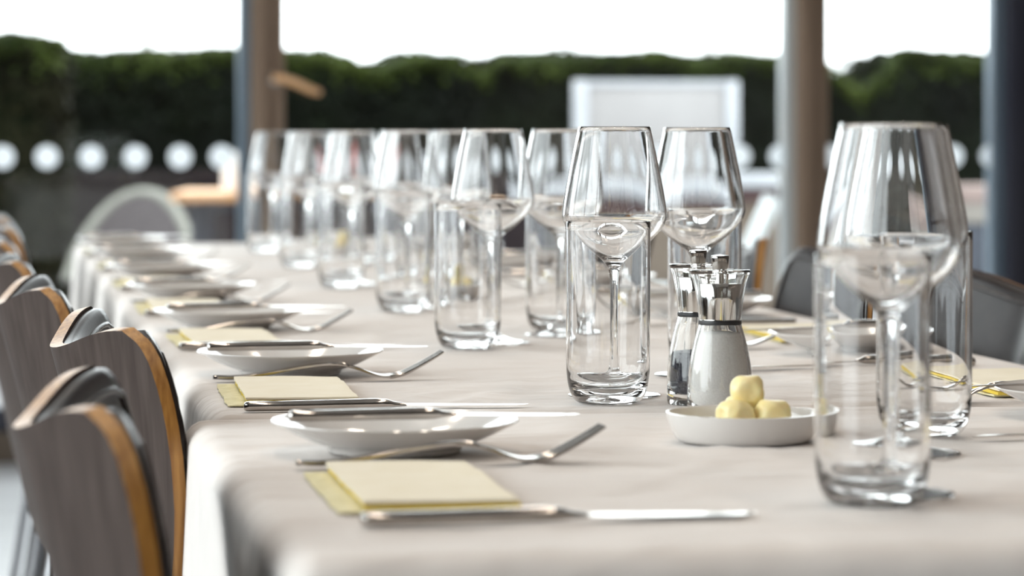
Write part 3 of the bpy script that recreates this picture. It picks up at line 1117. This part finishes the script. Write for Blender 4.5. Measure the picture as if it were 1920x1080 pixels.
LS = [2.035, 2.715, 3.365, 3.96, 4.56, 5.17, 5.78]          # left plates (y)
OFF = {0: (-.397, -.10, -.245), 1: (-.375, -.083, -.225)}
rj = random.Random(11)
for i, y in enumerate(LS):
    o_ = ordn[i] + ' from camera'
    jt = lambda a: rj.uniform(-a, a)
    place(pl, up_, (.288, y, TZ), 0, 'white bread plate with a butter knife across, %s, left side' % o_, 'white bread plates along the table')
    place(bk_, ub, (.214 + jt(.004), y - .008, TZ + .0215), math.radians(jt(1.2)), 'steel butter knife lying across the bread plate, %s, left side' % o_, 'butter knives on the bread plates')
    kx = {0: .213, 1: .212}.get(i, .208)
    ky = {0: 1.640, 1: 2.343, 2: 3.03}.get(i, y - .345)
    place(kn, uk, (kx, ky, TZ), math.radians(.4 + jt(1.0)), 'steel table knife lying on the cloth, %s, left side' % o_, 'table knives at the place settings')
    fy = {0: 1.934, 1: 2.632, 2: 3.272}.get(i, y - .09)
    place(fk, uf, (.209 + jt(.003), fy, TZ), math.radians(.5 + jt(1.0)), 'steel dinner fork with tines turned up, %s, left side' % o_, 'dinner forks at the place settings')
    ny_ = {0: 1.797, 1: 2.485, 2: 3.15}.get(i, (ky + fy) / 2 + .01)
    place(npk, un, (.266 + (0 if i == 0 else jt(.004)), ny_, TZ), math.radians(jt(1.5) - (1 if i < 2 else 0)), 'folded pale yellow paper napkin, %s, left side' % o_, 'folded yellow napkins at the place settings')

RS = [(1.60, 1.66, 1.83, 2.045), (2.20, 2.305 + .02, 2.46, 2.690), (2.87, 2.965, 3.12, 3.31), (3.50, 3.595, 3.75, 3.94), (4.12, 4.215, 4.37, 4.56), (4.75, 4.845, 5.0, 5.18), (5.35, 5.445, 5.6, 5.79)]
RS[0] = (1.605, 1.705, 1.86, 2.045)
for i, (yp, yf, yn, yk) in enumerate(RS):
    o_ = ordn[i] + ' from camera'
    jt = lambda a: rj.uniform(-a, a)
    place(pl, up_, (.868, yp, TZ), 0, 'white bread plate with a butter knife across, %s, right side' % o_, 'white bread plates along the table')
    place(bk_, ub, (.945, yp + .008, TZ + .0215), math.pi + math.radians(jt(2)), 'steel butter knife lying across the bread plate, %s, right side' % o_, 'butter knives on the bread plates')
    place(kn, uk, (.932, yk, TZ), math.pi + math.radians(jt(1.5)), 'steel table knife lying on the cloth, %s, right side' % o_, 'table knives at the place settings')
    place(fk, uf, (.936, yf, TZ), math.pi + math.radians(jt(1)), 'steel dinner fork with tines turned up, %s, right side' % o_, 'dinner forks at the place settings')
    place(npk, un, (.885, yn, TZ), math.pi + math.radians(jt(2)), 'folded pale yellow paper napkin, %s, right side' % o_, 'folded yellow napkins at the place settings')

# ------------------------------------------------------------------ butter dishes
DISH = lathe('butter_dish', [(0, .0020), (.040, .0020), (.042, 0), (.0465, 0), (.0485, .0018)] + smooth_prof([(.0508, .0055), (.0535, .0120), (.0550, .0190)], 4) +
             [(.0552, .0200), (.0542, .0203), (.0530, .0196)] + smooth_prof([(.0510, .0135), (.0475, .0075), (.042, .0052), (0, .0050)], 4), M['porcelain'], 64, False, 60)


def butter_mesh(seed):
    import bmesh
    bm = bmesh.new()
    bmesh.ops.create_icosphere(bm, subdivisions=4, radius=.0138)
    for v in bm.verts:
        n = v.co.normalized()
        k = 1 + .10 * noise.noise(n * 1.6 + Vector((seed, 0, 0))) + .03 * noise.noise(n * 5 + Vector((seed, 2, 0)))
        # pressed facets of the butter baller
        for ax in (Vector((0, 0, 1)), Vector((1, .3, 0)).normalized(), Vector((-.4, 1, .1)).normalized()):
            dd = abs(n.dot(ax))
            if dd > .82:
                k *= .82 / dd * 1.02 if dd > .84 else 1
        v.co = n * .0138 * k
        v.co.z *= .94
    me = bpy.data.meshes.new('butter_ball')
    bm.to_mesh(me)
    bm.free()
    me.materials.append(M['butter'])
    me.polygons.foreach_set('use_smooth', [True] * len(me.polygons))
    return me


BM = [butter_mesh(s) for s in (1, 4.3, 8.1)]
d0 = tag(link('butter_dish', DISH), '-', 'dish')
ud = [False]
dishes = [(W(1394, 2.125), 'beside the salt mill'), (W(845, 3.93), 'behind the third pair of glasses'), (W(640, 5.3), 'at the window end of the table')]
for (xy, where) in dishes:
    place(d0, ud, (*xy, TZ), 0, 'small shallow white butter dish ' + where, 'butter dishes down the table middle')
    for k, (dx, dy, dz_, nm) in enumerate([(-.0095, -.012, .0182, 'lower left'), (.0178, -.0125, .0180, 'lower right'), (.0040, .005, .0340, 'topmost')]):
        o = link('butter_ball', BM[k], None, (xy[0] + dx, xy[1] + dy, TZ + dz_), k * 1.3)
        tag(o, '%s butter ball in the dish %s' % (nm, where), 'butter', 'butter balls in the dishes')
    # fourth ball carrying the pile from behind
    o = link('butter_ball', BM[1], None, (xy[0] + .004, xy[1] + .0240, TZ + .0180), 2.2)
    tag(o, 'rear butter ball of the pile in the dish %s' % where, 'butter', 'butter balls in the dishes')


# ------------------------------------------------------------------ salt and pepper mills
def mill(name, label, xy, fill, cat, ftop, rz=0.0):
    t = thing(name, label, cat, (*xy, TZ), rz)
    body = [(0, .004), (.018, .004), (.020, 0), (.0245, 0), (.0252, .003)] + smooth_prof([(.0252, .010), (.0250, .025), (.0237, .040), (.0208, .055), (.0178, .066), (.0165, .0705)], 5) + \
           [(.0146, .0705)] + smooth_prof([(.0160, .066), (.0190, .055), (.0219, .040), (.0232, .025), (.0234, .014), (.0222, .0085)], 5) + [(0, .0080)]
    link('glass_body', lathe('body', body, M['acrylic'], 56, False, 50), t)
    fl = [(0, .0086), (.0212, .0089)] + smooth_prof([(.0228, .014), (.0227, .025), (.0214, .040)], 4)
    if ftop > .05:
        fl += [(.0182, .055), (.0160, .063)]
    fl = [q for q in fl if q[1] < ftop]
    fl += [(fl[-1][0] * .96, ftop), (0, ftop + .002)]
    link('filling', lathe('fill', fl, fill, 40, False, 60), t)
    link('waist_ring', lathe('ring', [(.0146, .0707), (.0166, .0707), (.0168, .0725), (.0166, .0738), (.0146, .0738)], M['black'], 48, True, 40), t)
    link('chrome_core', lathe('core', [(0, .0740), (.0118, .0740), (.0122, .076), (.0122, .0985), (.0108, .1015), (.0060, .1015), (.0030, .103), (.0030, .1125), (0, .1125)], M['chrome'], 48, False, 40), t)
    link('chrome_sleeve', lathe('sleeve', [(.0130, .0741), (.0136, .0741), (.0152, .090), (.0168, .1025), (.0164, .1030), (.0146, .0905)], M['chrome'], 48, True, 60), t)
    up2 = [(.0141, .0741), (.0164, .0741)] + smooth_prof([(.0168, .078), (.0182, .091), (.0208, .104), (.0232, .1105)], 5) + [(.0236, .1122), (.0228, .1130), (.0040, .1128), (.0040, .1108)] + \
        smooth_prof([(.0190, .1106), (.0172, .1035), (.0156, .0905), (.0145, .078)], 5)
    link('acrylic_top', lathe('top', up2, M['acrylic'], 56, True, 50), t)
    link('knob', lathe('knob', [(0, .1131), (.0056, .1131), (.0060, .1140), (.0070, .1215), (.0072, .1228), (.0066, .1238), (0, .1248)], M['black_chrome'], 36, False, 40), t)
    return t


mill('salt_mill', 'clear mill filled with white salt, the front one of the pair behind the butter', W(1350, 2.31), M['salt'], 'salt mill', .064)
mill('pepper_mill', 'clear mill with dark peppercorns, standing behind the salt mill', W(1309, 2.415), M['pepper'], 'pepper mill', .042)
